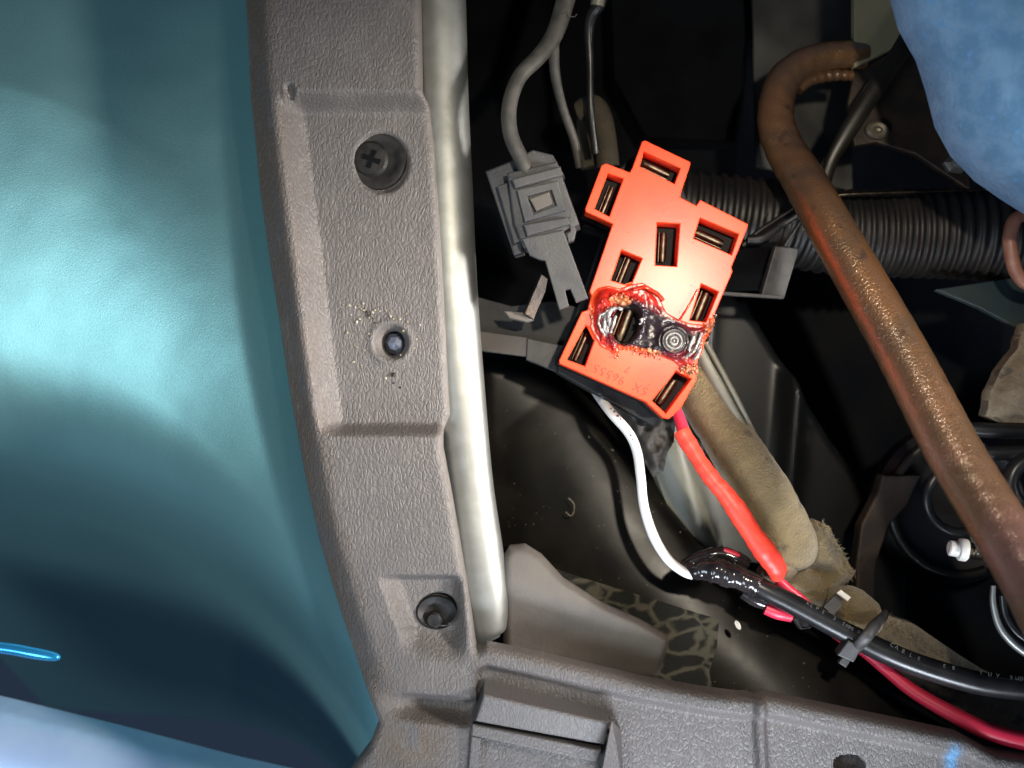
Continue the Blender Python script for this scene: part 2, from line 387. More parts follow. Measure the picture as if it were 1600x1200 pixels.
def trim_h(x, y, d):
    h = np.zeros_like(x)
    # rolled edges
    h -= 14*(1-np.sqrt(np.clip(1-((np.clip(d, 0, 12)-12)/12)**2, 0, 1)))
    # long recess
    wl = np.interp(y, [140, 665], [432, 497])   # top of the left wall
    a = np.clip((x-wl)/33., 0, 1)*sstep(140, 172, y)*(1-sstep(660, 684, y))
    h -= 34*a
    # shallow fold left of wall: bulge
    h += 4*np.exp(-((x-(wl-8))/14)**2)*sstep(120, 170, y)*(1-sstep(640, 670, y))
    # lower small recess with facet
    wl2 = np.interp(y, [900, 990], [590, 622]); b = np.clip((x-wl2)/28., 0, 1)*sstep(896, 912, y)*(1-sstep(975, 1030, y-(x-620)*.15))*(1-sstep(700, 735, x))
    h -= 28*b
    # left side falls away
    l = x-LX(y); h -= 26*(1-sstep(0, 60, l))**2*(1-sstep(1030, 1100, y))
    # dish round screw and holes
    for cx, cy, rx, ry, dep in ((592, 247, 46, 52, 10), (683, 957, 34, 27, 16)):
        r = np.hypot((x-cx)/rx, (y-cy)/ry); h -= dep*(1-sstep(.82, 1.0, r))
    r = np.hypot(x-607, y-533); h -= 14*(1-sstep(14, 29, r))**1; h += 2.5*np.exp(-((r-32)/5)**2)
    # dent shaped to stand for the clip's cast shadow, and the stepped lower bar
    e1 = y-(1078+(x-620)*.075); e2 = (1128+(x-620)*.11)-y
    h -= 30*sstep(0, 22, e1)*sstep(0, 24, e2)*sstep(590, 660, x)*(1-sstep(742, 752, x-(y-1100)*-.4))
    # ridge line on the lower bar
    lo = y-np.interp(x, [p[0] for p in low[:13]], [p[1] for p in low[:13]])
    h -= np.where((x > 745), 16*sstep(22, 40, lo), 0)
    # rib
    h += np.where(y > 1085, 16*np.exp(-((x-1187-(y-1100)*.06)/9)**4), 0)
    # hollows
    r = np.hypot((x-1332)/26, (y-1200)/16); h -= 26*(1-sstep(.8, 1, r))
    h += 1.6*fbm(x/40, y/60, 9)
    # torn nick
    r = np.hypot((x-452)/9, (y-143)/15); h -= 9*(1-sstep(.5, 1, r)); h += 6*np.exp(-((x-446)/4)**2-((y-150)/8)**2)
    return h
def circ(cx, cy, rx, ry=None, n=24, rot=0):
    ry = ry or rx; return [(cx+rx*math.cos(t)*math.cos(rot)-ry*math.sin(t)*math.sin(rot), cy+rx*math.cos(t)*math.sin(rot)+ry*math.sin(t)*math.cos(rot)) for t in [2*math.pi*k/n for k in range(n)]]
tr = root('pillar_trim', 'L-shaped grained grey plastic pillar and sill trim with screw holes', 'interior trim', 600, 1100, 30)
def trim_c(x, y, d, h):
    base = np.array([.100, .090, .086]); dirt = np.array([.110, .076, .048]); pale = np.array([.165, .148, .135])
    n = fbm(x/22, y/60, 31); k = np.clip(1-(x-LX(y))/70., 0, 1)*sstep(.3, .7, n+.15)*.75*(y < 1100)
    k = np.maximum(k, np.exp(-(((x-640)/60)**2+((y-1165)/45)**2))*sstep(.25, .6, n+.1)*.9)
    c = base*(1-k[:, None])+dirt*k[:, None]
    s_ = sstep(.62, .72, fbm(x/5, y/26, 41))*.35+.25*sstep(.5, .8, fbm(x/60, y/80, 51))
    e = (1-sstep(2, 9, d))*.6; q = np.clip(s_+e, 0, 1)[:, None]
    c = c*(1-q)+pale*q
    b = np.exp(-(((x-1492)/9)**2+((y-1190)/26)**4))[:, None]*.8
    return c*(1-b)+np.array([.08, .26, .48])*b
M['trimv'] = mat('grained trim with wear', (.2, .2, .2), attr=True, rough=.50, bump=.9, bscale=.40, vor=.6, vscale=.17, stretch=(1, .5, 1), spec=.4)
field('trim_shell', trim_poly, TP, 3.2, trim_h, M['trimv'], tr, skirt=34, holes=[circ(609, 534, 18, 20)], smooth=50, cf=trim_c)
# drilled hole bottom: metal behind
hc = P(612, 534, 0)

# clip bracket on the lower bar
cl = prism('clip_bracket', [(756, 1086), (952, 1130), (945, 1165), (742, 1128)], Plane(850, 1120, 84, (0, -.25, 1)), M['trim'], 60, tr, bevel=4)
prism('clip_lip', [(738, 1132), (940, 1172), (934, 1192), (736, 1150)], Plane(850, 1150, 72), M['trim'], 26, tr, bevel=3)
prism('clip_side', [(736, 1150), (752, 1153), (744, 1240), (728, 1240)], Plane(740, 1180, 70), M['trim'], 22, tr, bevel=3)
prism('clip_floor', [(752, 1156), (934, 1194), (925, 1280), (742, 1260)], Plane(840, 1200, 40), M['bluebody'], 10, tr, bevel=1)
V, F = [P(956, 1126, 96), P(934, 1240, 96), P(976, 1240, 66), P(970, 1140, 45), P(940, 1240, 40)], [[0, 1, 2], [0, 2, 3], [0, 4, 1], [1, 4, 2], [2, 4, 3], [0, 3, 4]]
mesh('gusset', V, F, M['trim'], tr, 0)

# shavings round the hole
pts = []
for i in range(40):
    t = random.uniform(0, 6.28); r = random.gauss(40, 10)
    x, y = 607+r*math.cos(t), 533+r*1.15*math.sin(t)
    if random.random() < .35: x, y = random.uniform(530, 600), 475+random.uniform(-6, 6)+(random.uniform(0, 1))*28
    pts.append(ico(P(x, y, ZT-34+1), random.uniform(1, 2.8), 1, .5))
V, F = merge(pts); sh = mesh('plastic_shavings', V, F, M['chip'], None, 0); tag(sh, 'pale shavings and scratches scattered round the drilled hole in the grey trim', 'shavings', 'stuff')
pts = [ico(P(x, y, ZT-33), r, 1, .35) for x, y, r in ((616, 586, 4.5), (615, 598, 2), (625, 606, 2), (573, 488, 3), (577, 494, 3.5), (583, 497, 2), (587, 505, 2), (569, 483, 2))]
V, F = merge(pts); sh = mesh('dark_speck', V, F, M['char'], None, 40); tag(sh, 'small black specks beside the drilled hole', 'specks', 'stuff')

# upper black screw clip
def cross(c, r, w_, m, parent, ax, name='cross_slot', ang=.35):
    pl = []
    for k in range(4):
        a = ang+k*math.pi/2
        pl += [(c[0]+r*math.cos(a-w_), c[1]+r*math.sin(a-w_)), (c[0]+r*math.cos(a+w_), c[1]+r*math.sin(a+w_)), (c[0]+r*.3*math.cos(a+.785), c[1]+r*.3*math.sin(a+.785))]
    return prism(name, pl, ax, m, 3, parent, bevel=.3)
s1 = root('screw_clip', 'large round black clip with cross-head screw in the upper trim recess', 'screw clip', 592, 247, 40, 'screws in the grey trim')
lathe('washer', [(43, -12), (44, -4), (42, -1), (34, 0), (28, -3), (20, -4)], P(592, 247, ZT-38), M['screwblack'], s1, ell=1.12)
lathe('screw_head', [(27, -8), (28, 3), (24, 7), (12, 8)], P(579, 249, ZT-42), M['screwblack'], s1)
cross((580, 248), 15, .28, M['void'], s1, Plane(580, 248, ZT-42+9.6))
s2 = root('screw_clip', 'smaller dark tilted screw clip in the lower trim recess', 'screw clip', 682, 957, 30, 'screws in the grey trim')
lathe('washer', [(32, -10), (33, 0), (30, 3), (22, -2), (14, -4)], P(683, 957, ZT-30), M['screwblack'], s2, ell=.8, axis=(.1, .1, 1))
lathe('screw_head', [(13, -6), (13, 4), (9, 7), (4, 6)], P(678, 968, ZT-30), M['screwblack'], s2)
# bolt inside the drilled hole
b3 = lathe('bolt_tip', [(19, -30), (18, -8), (11, 3), (2, 6)], P(617, 537, -4), mat('blue grey steel', (.22, .25, .34), rough=.45, metal=.5), None, n=7, smooth=0)
tag(b3, 'blue grey steel bolt tip seen inside the drilled hole', 'bolt')

# ------------------------------------------------------------------ zinc rail behind the trim
rl = tube('zinc_rail', [(672, -160, -20, 48), (680, 0, -20, 48), (686, 150, -20, 46), (693, 300, -20, 46), (702, 450, -20, 44), (715, 600, -20, 42), (730, 750, -20, 40), (742, 860, -20, 44), (750, 930, -20, 44), (758, 985, -20, 34), (762, 1000, -20, 20)],
          M['zinc'], n=40, flat=.7)
tag(rl, 'dull silver metal rail running down beside the grey trim', 'rail')

# ------------------------------------------------------------------ red relay holder
n_h = (-0.02, 0.02, 1)
HP = Plane(1010, 440, 20, n_h)
fh = root('relay_holder', 'red topped relay holder with a burnt and melted socket', 'relay holder', 1010, 440, 0)
outline = [(1003, 221), (1008, 219), (1079, 253), (1079, 257), (1066, 296), (1063, 308), (1088, 321), (1094, 312), (1169, 350), (1168, 356), (1143, 418), (1145, 424), (1113, 499), (1101, 524), (1092, 556), (1088, 576), (1088, 594), (1064, 638), (1045, 655), (1036, 653), (1009, 628), (874, 568), (874, 562), (909, 487), (918, 484), (924, 462), (921, 455), (957, 350), (915, 331), (914, 326), (940, 258), (947, 255), (984, 269), (988, 262)]
slots = {
 'top': [(1006, 237), (1063, 263), (1054, 287), (1000, 260)],
 'left': [(950, 271), (974, 279), (952, 338), (929, 326)],
 'right': [(1094, 341), (1154, 366), (1143, 398), (1084, 372)],
 'mid': [(1027, 348), (1062, 350), (1057, 416), (1024, 414)],
 'lowleft': [(971, 391), (1003, 404), (985, 447), (955, 438)],
 'lowright': [(1096, 444), (1122, 456), (1103, 503), (1078, 500)],
 'botleft': [(915, 509), (934, 517), (914, 572), (886, 562)],
 'botright': [(1057, 580), (1080, 592), (1040, 646), (1019, 626)]}
crater = [(962, 470), (1000, 478), (1012, 495), (1000, 525), (985, 545), (962, 540), (948, 520), (950, 490)]
crater2 = [(1092, 520), (1100, 526), (1092, 548), (1084, 545)]
prism('red_plate', outline, HP, M['red'], 40, fh, holes=list(slots.values())+[crater], bevel=1.6)
def shrink(pl, f):
    c = np.mean(pl, 0); return [tuple(c+(np.array(p)-c)*f) for p in pl]
cc = np.mean(outline, 0)
body_poly = [tuple(np.array(p)) for p in outline]
prism('black_body', [(p[0]-7, p[1]+2) for p in shrink(outline, .985)], HP, M['socketblack'], 60, fh, bevel=3, top=-40)
prism('black_base', [(955, 262), (1000, 222), (1064, 250), (1100, 330), (1120, 480), (1080, 570), (1050, 648), (1030, 668), (985, 644), (872, 580), (872, 570), (948, 350), (915, 340)], HP, M['black'], 70, fh, bevel=4, top=-75)
prism('body_flange', [(874, 566), (1009, 627), (1040, 655), (1060, 640), (1060, 600), (1000, 560), (900, 520)], HP, M['black'], 12, fh, bevel=2, top=-70)
# blades inside the sockets
def blade(c, ang, L_, W, top, m=M['steel'], parent=fh, name='terminal'):
    """rolled contact: a long rounded strip"""
    u, v = HP.loc(c[0], c[1]); ca, sa = math.cos(ang), math.sin(ang)
    parts = []
    for off, r in ((-W*.05, W*.36), (W*.42, W*.10)):
        V = []; F = []; n = 10; st_ = 8
        for i in range(st_+1):
            s = -L_/2+L_*i/st_; e = 1-.25*abs(2*i/st_-1)**6
            for k in range(n):
                t = 2*math.pi*k/n; q = off+r*math.cos(t)*e; h = top-14-r*.5+r*.5*math.sin(t)*e
                p = HP.c+HP.u*(u+s*ca-q*sa)+HP.v*(v-(s*sa+q*ca))+HP.n*h
                V.append(p)
        for i in range(st_):
            for k in range(n): F.append([i*n+k, (i+1)*n+k, (i+1)*n+(k+1) % n, i*n+(k+1) % n])
        F.append(list(range(n))); F.append([st_*n+k for k in range(n)][::-1]); parts.append((V, F))
    V, F = merge(parts); return mesh(name, V, F, m, parent, 40)
blade((1029, 258), .46, 44, 18, -14); blade((1113, 368), .42, 46, 18, -14)
blade((951, 306), 1.95, 44, 12, -17); blade((1039, 382), 1.62, 46, 15, -15); blade((977, 420), 1.95, 50, 13, -15)
blade((1100, 476), 1.95, 46, 18, -13); blade((909, 540), 1.98, 46, 12, -17); blade((1045, 612), 2.15, 44, 17, -13)
blade((977, 506), 1.93, 50, 24, -12, name='burnt_terminal')
# the melted skin
mp_ = [(925, 462), (933, 448), (950, 443), (968, 447), (985, 441), (1005, 438), (1020, 447), (1034, 464), (1044, 486), (1062, 496), (1080, 502), (1102, 504), (1112, 492), (1117, 500), (1108, 520), (1102, 532), (1097, 552), (1088, 566), (1090, 580), (1078, 590), (1064, 580), (1050, 568), (1030, 560), (1002, 552), (985, 548), (968, 546), (960, 560), (952, 552), (936, 545), (926, 528), (918, 512), (920, 490)]
def melt_h(x, y, d):
    d = sdf(x, y, mp_)[0]; d = np.maximum(d, 0)
    h = 4*sstep(0, 16, d)-.9+2.6*(fbm(x/17, y/17, 4)-.45)*sstep(2, 12, d)
    h += 5*np.exp(-(((x-945)/18)**2+((y-468)/14)**2))
    # smooth burnt saddle
    h -= 5*np.exp(-(((x-1018)/20)**2+((y-508)/16)**2))
    # crater
    ca, sa = math.cos(1.93), math.sin(1.93); a = (x-979)*ca+(y-507)*sa; b = -(x-979)*sa+(y-507)*ca
    r = np.sqrt((a/31)**2+(b/20)**2)
    h -= 34*(1-sstep(.78, 1.12, r)); h += 5*np.exp(-((r-1.25)/.18)**2)*fbm(x/5, y/5, 8)*1.6
    # crusts
    cr = lambda cx, cy, sx, sy: np.exp(-(((x-cx)/sx)**2+((y-cy)/sy)**2))
    c = cr(968, 470, 22, 9)+cr(945, 505, 8, 24)+cr(1000, 549, 34, 7)+cr(1075, 578, 16, 8)+cr(1108, 515, 8, 14)
    h += c*(9*vn(x/3.2, y/3.2, 2)*vn(x/5, y/5, 3)*2-1.5)
    h = np.where((r > 1.15) & (d > 4), np.maximum(h, 1.2+fbm(x/9, y/9, 5)), h)
    # spiral terminal boss
    r2 = np.hypot(x-1052, y-533); h += np.where(r2 < 22, (1-sstep(17, 22, r2))*(4+2.4*np.cos(r2*1.05)), 0); h += 5*np.exp(-(((x-1050)/4)**2+((y-534)/7)**2))
    h += 1.5*np.exp(-((r2-23)/3)**2)+1.6*np.exp(-(((x-1018)/22)**2+((y-515)/16)**2))*np.sin(x/4.)*.5+.22*(x-1018)*np.exp(-(((x-1018)/24)**2+((y-512)/20)**2))
    return h
def melt_c(x, y, d, h):
    d = np.maximum(sdf(x, y, mp_)[0], 0)
    red = np.array([.34, .014, .008]); blk = np.array([.018, .012, .016]); wine = np.array([.10, .008, .012]); ash = np.array([.32, .30, .28]); tan = np.array([.55, .20, .09])
    def mixc(c, t, k): return c*(1-k[:, None])+t*k[:, None]
    c = np.tile(red, (len(x), 1))
    n = fbm(x/18, y/18, 6)-.45
    g = lambda cx, cy, sx, sy: np.exp(-(((x-cx)/sx)**2+((y-cy)/sy)**2))
    kw = sstep(.25, .6, g(1020, 518, 50, 32)+g(985, 505, 40, 38)+g(1065, 535, 42, 25)+n*.5); c = mixc(c, wine, kw)
    h_ = 0
    kb = sstep(.35, .65, g(1015, 515, 36, 24)+g(985, 505, 30, 42)+g(1050, 530, 34, 24)+g(1098, 540, 10, 20)+n*.3); c = mixc(c, blk, kb)
    r2 = np.hypot(x-1052, y-533); c = mixc(c, ash, (1-sstep(15, 19, r2))*(.35+.65*sstep(-.2, .6, np.cos(r2*1.05))))
    cr = g(968, 470, 20, 8)+g(1000, 550, 34, 6)+g(1076, 579, 16, 8)+g(1109, 514, 7, 14)
    c = mixc(c, tan, sstep(.3, .7, cr*(.4+1.2*vn(x/3.2, y/3.2, 2))))
    c = mixc(c, ash, sstep(.35, .7, g(946, 506, 8, 22)*(.3+1.3*vn(x/3.2, y/4, 12))))
    c = mixc(c, np.array([.80, .075, .018]), 1-sstep(0, 9, d+9*n))
    return c
field('melted_skin', mp_, HP, 1.1, melt_h, M['melt'], fh, skirt=5, cf=melt_c, smooth=80, holes=[shrink(crater, .72)])
# drips, strands and beads
def hz(x, y, h):   # height above the tilted holder -> z for tubes
    q = HP.hit(np.array([x]), np.array([y]))[0]; return q[2]+h
def strand(name, pts, r, m, rough=.25):
    path = [(x, y, hz(x, y, h), r*random.uniform(.7, 1.25)) for x, y, h in pts]
    return tube_geo(path, n=8, sub=5, rf=lambda L_, th, t: 1+rough*math.sin(L_*1.1+th)+rough*.8*math.sin(L_*.53))
gs = []
for pts_, r in ((((938, 492, 6), (935, 502, 9), (938, 512, 9), (944, 522, 6)), 2.2), (((946, 490, 7), (944, 505, 10), (946, 520, 6)), 2.6), (((953, 485, 9), (951, 495, 11), (953, 508, 7)), 3.2), (((962, 494, 9), (959, 505, 11), (954, 520, 8)), 2.6),
                (((955, 484, 9), (965, 481, 12), (972, 484, 8)), 3.6), (((1001, 498, 6), (1003, 502, 6), (999, 507, 5)), 2.6), (((937, 492, 8), (945, 489, 10), (952, 482, 8)), 2.0),
                (((1084, 525, 6), (1080, 535, 8), (1076, 548, 6)), 2.2), (((1096, 520, 5), (1092, 532, 5), (1086, 545, 5)), 3.0), (((1073, 556, 5), (1080, 553, 8), (1086, 546, 6)), 2.2), (((1070, 532, 5), (1066, 540, 7), (1060, 547, 5)), 1.6),
                (((1094, 545, 4), (1090, 556, 4), (1084, 561, 4)), 2.2), (((1036, 502, 4), (1044, 500, 6), (1054, 503, 4)), 2.0)):
    gs.append(strand('s', pts_, r, None))
V, F = merge(gs); tag(mesh('melted_drip', V, F, M['ash'], fh, 70), kind='stuff')
bs = []
for cx, cy, sx, sy, n_, r0 in ((968, 468, 16, 7, 46, 2.4), (1002, 550, 26, 4, 46, 1.7), (1078, 578, 12, 6, 40, 2.3), (1110, 508, 5, 16, 34, 1.8), (924, 490, 3, 8, 10, 1.8), (1060, 548, 8, 4, 14, 1.4), (962, 556, 5, 5, 8, 1.4)):
    for i in range(n_):
        x = random.gauss(cx, sx*.6); y = random.gauss(cy, sy*.6)
        if cx == 1002: y += (x-1002)*.28
        if cx == 1110: x -= (y-508)*.42
        if cx == 962: x -= (y-556)*.5
        q = HP.hit(np.array([x]), np.array([y]))[0]+HP.n*random.uniform(1, 6)
        bs.append(ico(q, r0*random.uniform(.5, 1.3), 1, .3))
V, F = merge(bs); tag(mesh('burnt_bead', V, F, M['crust'], fh, 70), kind='stuff')
# raised glossy fold of skin by the highlight
gl = [strand('s', p_, r_, None, .1) for p_, r_ in ((((990, 452, 4), (1008, 449, 7), (1028, 460, 5), (1036, 470, 3)), 3.0), (((1062, 500, 3), (1076, 478, 5), (1090, 452, 3)), 1.7))]
V, F = merge(gl); mesh('skin_fold', V, F, mat('glossy melted red', (.50, .03, .012), rough=.16), fh, 80)
gp = []
for i in range(110):
    x = random.uniform(905, 1150); y = random.uniform(240, 630)
    dd = sdf(np.array([x]), np.array([y]), outline)[0][0]; inside_slot = any(sdf(np.array([x]), np.array([y]), sl2)[0][0] > -2 for sl2 in slots.values())
    if dd > 3 and not inside_slot and sdf(np.array([x]), np.array([y]), mp_)[0][0] < -2:
        gp.append(ico(HP.hit(np.array([x]), np.array([y]))[0]+HP.n*.1, random.uniform(.35, 1.0), 1, .4))
V, F = merge(gp); tag(mesh('grime_speck', V, F, M['char'], fh, 70), kind='stuff')
# moulded lettering, upside down
def text(body, px, py, size, ang, plane, m, parent, top, depth=.8, name='lettering', xs=1.0):
    cu = bpy.data.curves.new(name, 'FONT'); cu.body = body; cu.size = size; cu.extrude = depth/2; cu.align_x = 'CENTER'; cu.align_y = 'CENTER'; cu.space_character = 1.15
    cu.offset = -size*.022
    t = bpy.data.objects.new('tmp', cu); col.objects.link(t); dg = bpy.context.evaluated_depsgraph_get()
    me = bpy.data.meshes.new_from_object(t.evaluated_get(dg)); bpy.data.objects.remove(t); bpy.data.curves.remove(cu)
    u, v = plane.loc(px, py)
    Mx = plane.mat() @ Matrix.Translation((u, v, top)) @ Matrix.Rotation(ang, 4, 'Z') @ Matrix.Diagonal((xs, 1, 1, 1))
    V = [tuple(Mx @ q.co) for q in me.vertices]; F = [list(p.vertices) for p in me.polygons]; bpy.data.meshes.remove(me)
    return mesh(name, V, F, m, parent, 0)
text('SX  96555', 970, 593, 19, math.radians(180-25), HP, M['engrave'], fh, .6)
text('7', 981, 577, 16, math.radians(180-25), HP, M['engrave'], fh, .6)

# ------------------------------------------------------------------ grey connector
gc = root('wire_connector', 'dusty dark grey plastic wire connector hanging left of the red holder', 'connector', 840, 350, 60)
CP = Plane(840, 360, 70, (-.10, .0, 1))
prism('housing', [(792, 270), (870, 252), (905, 350), (880, 362), (890, 372), (818, 388), (803, 350)], CP, M['conn'], 60, gc, bevel=3)
prism('back_plate', [(755, 262), (790, 248), (830, 228), (862, 236), (880, 268), (800, 300), (815, 392), (800, 396)], CP, M['conn'], 36, gc, bevel=3, top=-26)
prism('side_rail', [(775, 288), (792, 282), (815, 372), (802, 380)], CP, M['conn'], 24, gc, bevel=2, top=-12)
prism('rim', [(800, 282), (876, 262), (880, 276), (806, 296)], CP, M['conn'], 20, gc, bevel=2.5, top=12)
prism('rim', [(818, 352), (886, 340), (892, 352), (824, 370)], CP, M['conn'], 20, gc, bevel=2.5, top=10)
prism('window_frame', [(808, 298), (872, 284), (884, 330), (820, 348)], CP, M['conn'], 14, gc, holes=[[(824, 308), (862, 298), (870, 322), (834, 336)]], bevel=1.5, top=8)
prism('latch', [(828, 312), (858, 301), (864, 320), (838, 331)], CP, M['flap'], 10, gc, bevel=1.5, top=8)
prism('tongue', [(816, 374), (880, 360), (919, 466), (900, 473), (891, 452), (883, 454), (889, 479), (874, 484), (852, 408), (842, 406), (828, 400)], CP, M['conn'], 14, gc, bevel=1.5, top=6)
prism('side_clip', [(884, 342), (893, 340), (900, 360), (896, 376), (888, 378), (886, 366), (892, 362), (890, 352), (884, 352)], CP, M['conn'], 18, gc, bevel=1, top=2)
# its cable, forked
cb = root('grey_cable', 'forked dusty grey cable curving down into the grey connector', 'cable', 860, 80, 0)
tube('branch', [(905, -80, -20, 16), (885, -5, -10, 15), (868, 50, 0, 14), (845, 85, 20, 13), (812, 120, 40, 12), (796, 165, 55, 12), (798, 210, 60, 12), (815, 250, 60, 12), (824, 275, 58, 11)], M['cable'], cb, n=20)
tube('branch', [(868, 40, -10, 9), (865, 70, -30, 9), (868, 120, -60, 8), (880, 170, -90, 7), (897, 220, -110, 7), (905, 262, -120, 6)], M['cable'], cb, n=14)
tube('loose_thread', [(878, 22, 10, .8), (886, 18, 14, .8), (890, 25, 14, .8), (898, 26, 12, .8), (901, 22, 12, .8)], M['cable'], cb, n=6)

# black cable and tan sleeves behind, top
o = tube('black_glossy_cable', [(942, -60, -100, 9), (940, 0, -100, 9), (926, 22, -110, 9), (920, 50, -120, 8), (922, 100, -130, 6), (923, 170, -140, 6), (930, 240, -160, 6)], M['wireblack'], n=16)
tag(o, 'thin glossy black cable hanging down behind the forked grey cable', 'cable')
o = tube('cable_end_band', [(937, -12, -92, 11), (934, 4, -95, 11), (933, 9, -96, 11)], M['putty'], n=16); tag(o, 'pale band round the black cable at the top edge', 'band')
ts = root('tan_cable_sleeve', 'dark tan foam cable sleeve bent behind the top of the red holder', 'cable sleeve', 940, 200, -150)
tube('sleeve', [(905, 175, -190, 16), (925, 168, -180, 20), (938, 185, -180, 19), (945, 215, -190, 18), (950, 260, -200, 18)], M['darksleeve'], ts, n=18)
tube('sleeve', [(912, 170, -230, 10), (915, 220, -230, 14), (922, 262, -230, 15)], M['darksleeve'], ts, n=14)
o = prism('dark_side_box', [(955, -60), (1160, -60), (1165, 60), (1150, 220), (1010, 215), (960, 120)], Plane(1050, 100, -380, (.1, 0, 1)), M['void'], 80); tag(o, 'black plastic box coloured as unlit behind the top of the red holder', 'box')

# gold bracket under the connector
gb = root('brass_clip', 'small bent brass coloured clip under the grey connector tongue', 'clip', 830, 480, 0)
prism('arm', [(846, 428), (856, 436), (852, 456), (834, 499), (820, 490)], Plane(840, 465, -10, (.35, 0, 1)), M['browndark'], 8, gb, bevel=1)
prism('foot', [(788, 486), (820, 488), (834, 499), (822, 502), (796, 496)], Plane(810, 493, -14, (0, .3, 1)), M['flap'], 8, gb, bevel=1)
# black backing holder between connector and duct
o = prism('black_holder_plate', [(862, 470), (905, 480), (905, 540), (870, 548), (740, 516), (740, 462), (800, 478)], Plane(820, 500, -90), M['black'], 40); tag(o, 'matt black plastic plate behind the connector tongue', 'plate')
prism_o = prism('grey_strip', [(735, 515), (830, 528), (822, 556), (735, 545)], Plane(790, 535, -80, (0, .2, 1)), M['flap'], 10); tag(prism_o, 'grey brown strip beside the metal rail above the black duct', 'strip')
o = prism('black_tab', [(824, 528), (905, 545), (900, 590), (872, 582), (822, 562)], Plane(860, 555, -72, (0, .1, 1)), M['clipblack'], 12); tag(o, 'flat black tab tucked under the red holder corner', 'tab')

# ------------------------------------------------------------------ black duct
duct_poly = [(735, 545), (820, 560), (880, 585), (940, 640), (985, 690), (1030, 745), (1075, 810), (1120, 872), (1200, 930), (1290, 985), (1420, 1060), (1640, 1180), (1640, 1320), (735, 1250)]
def duct_h(x, y, d):
    # ridge that carries the streak
    rx = np.interp(y, [500, 690, 830, 950, 1080, 1250], [780, 895, 985, 1085, 1225, 1420])
    e = (x-rx)*.82
    h = 70-.42*np.sqrt(e*e+75**2)-.17*e+.27*np.maximum((x-870)*.64+(y-680)*.77, -60)
    h -= 40*(1-sstep(0, 40, d))**2
    h += 1.5*fbm(x/90, y/90, 4)
    return h
dt = field('black_duct', duct_poly, Plane(950, 800, -270), 6, duct_h, M['duct'], skirt=200, smooth=60)
tag(dt, 'large black moulded plastic duct with a shiny ridge below the red holder', 'duct')
o = prism('reflector_speck', circ(1153, 977, 4, 8, 12, -.5), Plane(1153, 977, -60), M['milky'], 3, bevel=.5); tag(o, 'small pale oval speck on the black duct', 'speck')

rng = np.random.RandomState(4); qx = rng.uniform(760, 1250, 170); qy = rng.uniform(600, 1100, 170); dq = sdf(qx, qy, duct_poly)[0]; qx = qx[dq > 15]; qy = qy[dq > 15]; dq = dq[dq > 15]
qp = Plane(950, 800, -270); qv = qp.hit(qx, qy)+duct_h(qx, qy, dq)[:, None]*qp.n
V, F = merge([ico(v, rng.uniform(.5, 1.3), 1, .4) for v in qv]); tag(mesh('dust_speck', V, F, M['chip'], None, 0), 'fine pale dust specks scattered over the black duct', 'dust', 'stuff')
lt = tube('lint_thread', [(884, 800, -176, .9), (892, 806, -174, .9), (897, 798, -174, .9), (896, 786, -174, .9), (888, 778, -176, .9)], M['chip'], n=6); tag(lt, 'short curled pale thread lying on the black duct', 'thread')
# mottled strip and grey flap
cs = field('mottled_tape', [(840, 880), (880, 893), (960, 918), (1040, 942), (1124, 968), (1120, 1010), (1108, 1052), (1120, 1100), (980, 1080), (900, 1010), (850, 940)], Plane(1000, 990, -62, (.05, .25, 1)), 5,
     lambda x, y, d: 5*fbm(x/30, y/30, 2)-3*(1-sstep(0, 8, d)), M['camo'], skirt=10)
tag(cs, 'black and cream mottled tape strip behind the grey flap', 'tape strip')
def flap_h(x, y, d): return 26*np.exp(-((y-(900+(x-800)*.42))/60)**2)-10*(1-sstep(0, 10, d))**2+3*fbm(x/60, y/60, 1)
fl = field('grey_rubber_flap', [(786, 868), (796, 852), (820, 850), (846, 866), (880, 902), (940, 940), (1000, 966), (1044, 992), (1036, 1024), (1026, 1060), (900, 1060), (786, 1030)], Plane(900, 960, -34), 5, flap_h, M['flap'], skirt=12)
tag(fl, 'soft grey brown rubber flap tucked behind the sill trim', 'flap')
o = tube('rail_gap_shade', [(796, 855, -60, 14), (804, 930, -60, 14), (806, 1020, -60, 14)], M['void'], n=14); tag(o, 'black tube as seal between the metal rail and the grey flap', 'gap shade')  # near black tube painting the shade of the gap

# ------------------------------------------------------------------ body metal behind on the right
bp_ = [(990, 470), (1140, 455), (1185, 505), (1230, 580), (1300, 690), (1345, 750), (1420, 800), (1420, 1000), (1100, 950), (1000, 900)]
def bm_h(x, y, d):
    u = x+(y-700)*.08
    h = 60*np.exp(-((u-1052)/26)**2)+34*np.exp(-((u-1232)/16)**2)
    return h-8*(1-sstep(0, 8, d))
bmt = field('dark_body_pressing', bp_, Plane(1180, 700, -300), 5, bm_h, M['bodymetal'], skirt=60, smooth=60)
tag(bmt, 'dark grey pressed body metal with a shiny vertical fold behind the tan foam', 'body metal')
o = field('pale_reflection', [(1040, 640), (1065, 640), (1100, 740), (1190, 880), (1070, 870), (1020, 730)], Plane(1080, 760, -235, (.25, 0, 1)), 6, lambda x, y, d: 22*np.exp(-((x-1052-(y-700)*.25)/26)**2), M['putty'], skirt=20)  # pale colour stands for a light reflection on the body metal
tag(o, 'pale grey green reflection strip between the black duct and red sleeve', 'reflection strip')
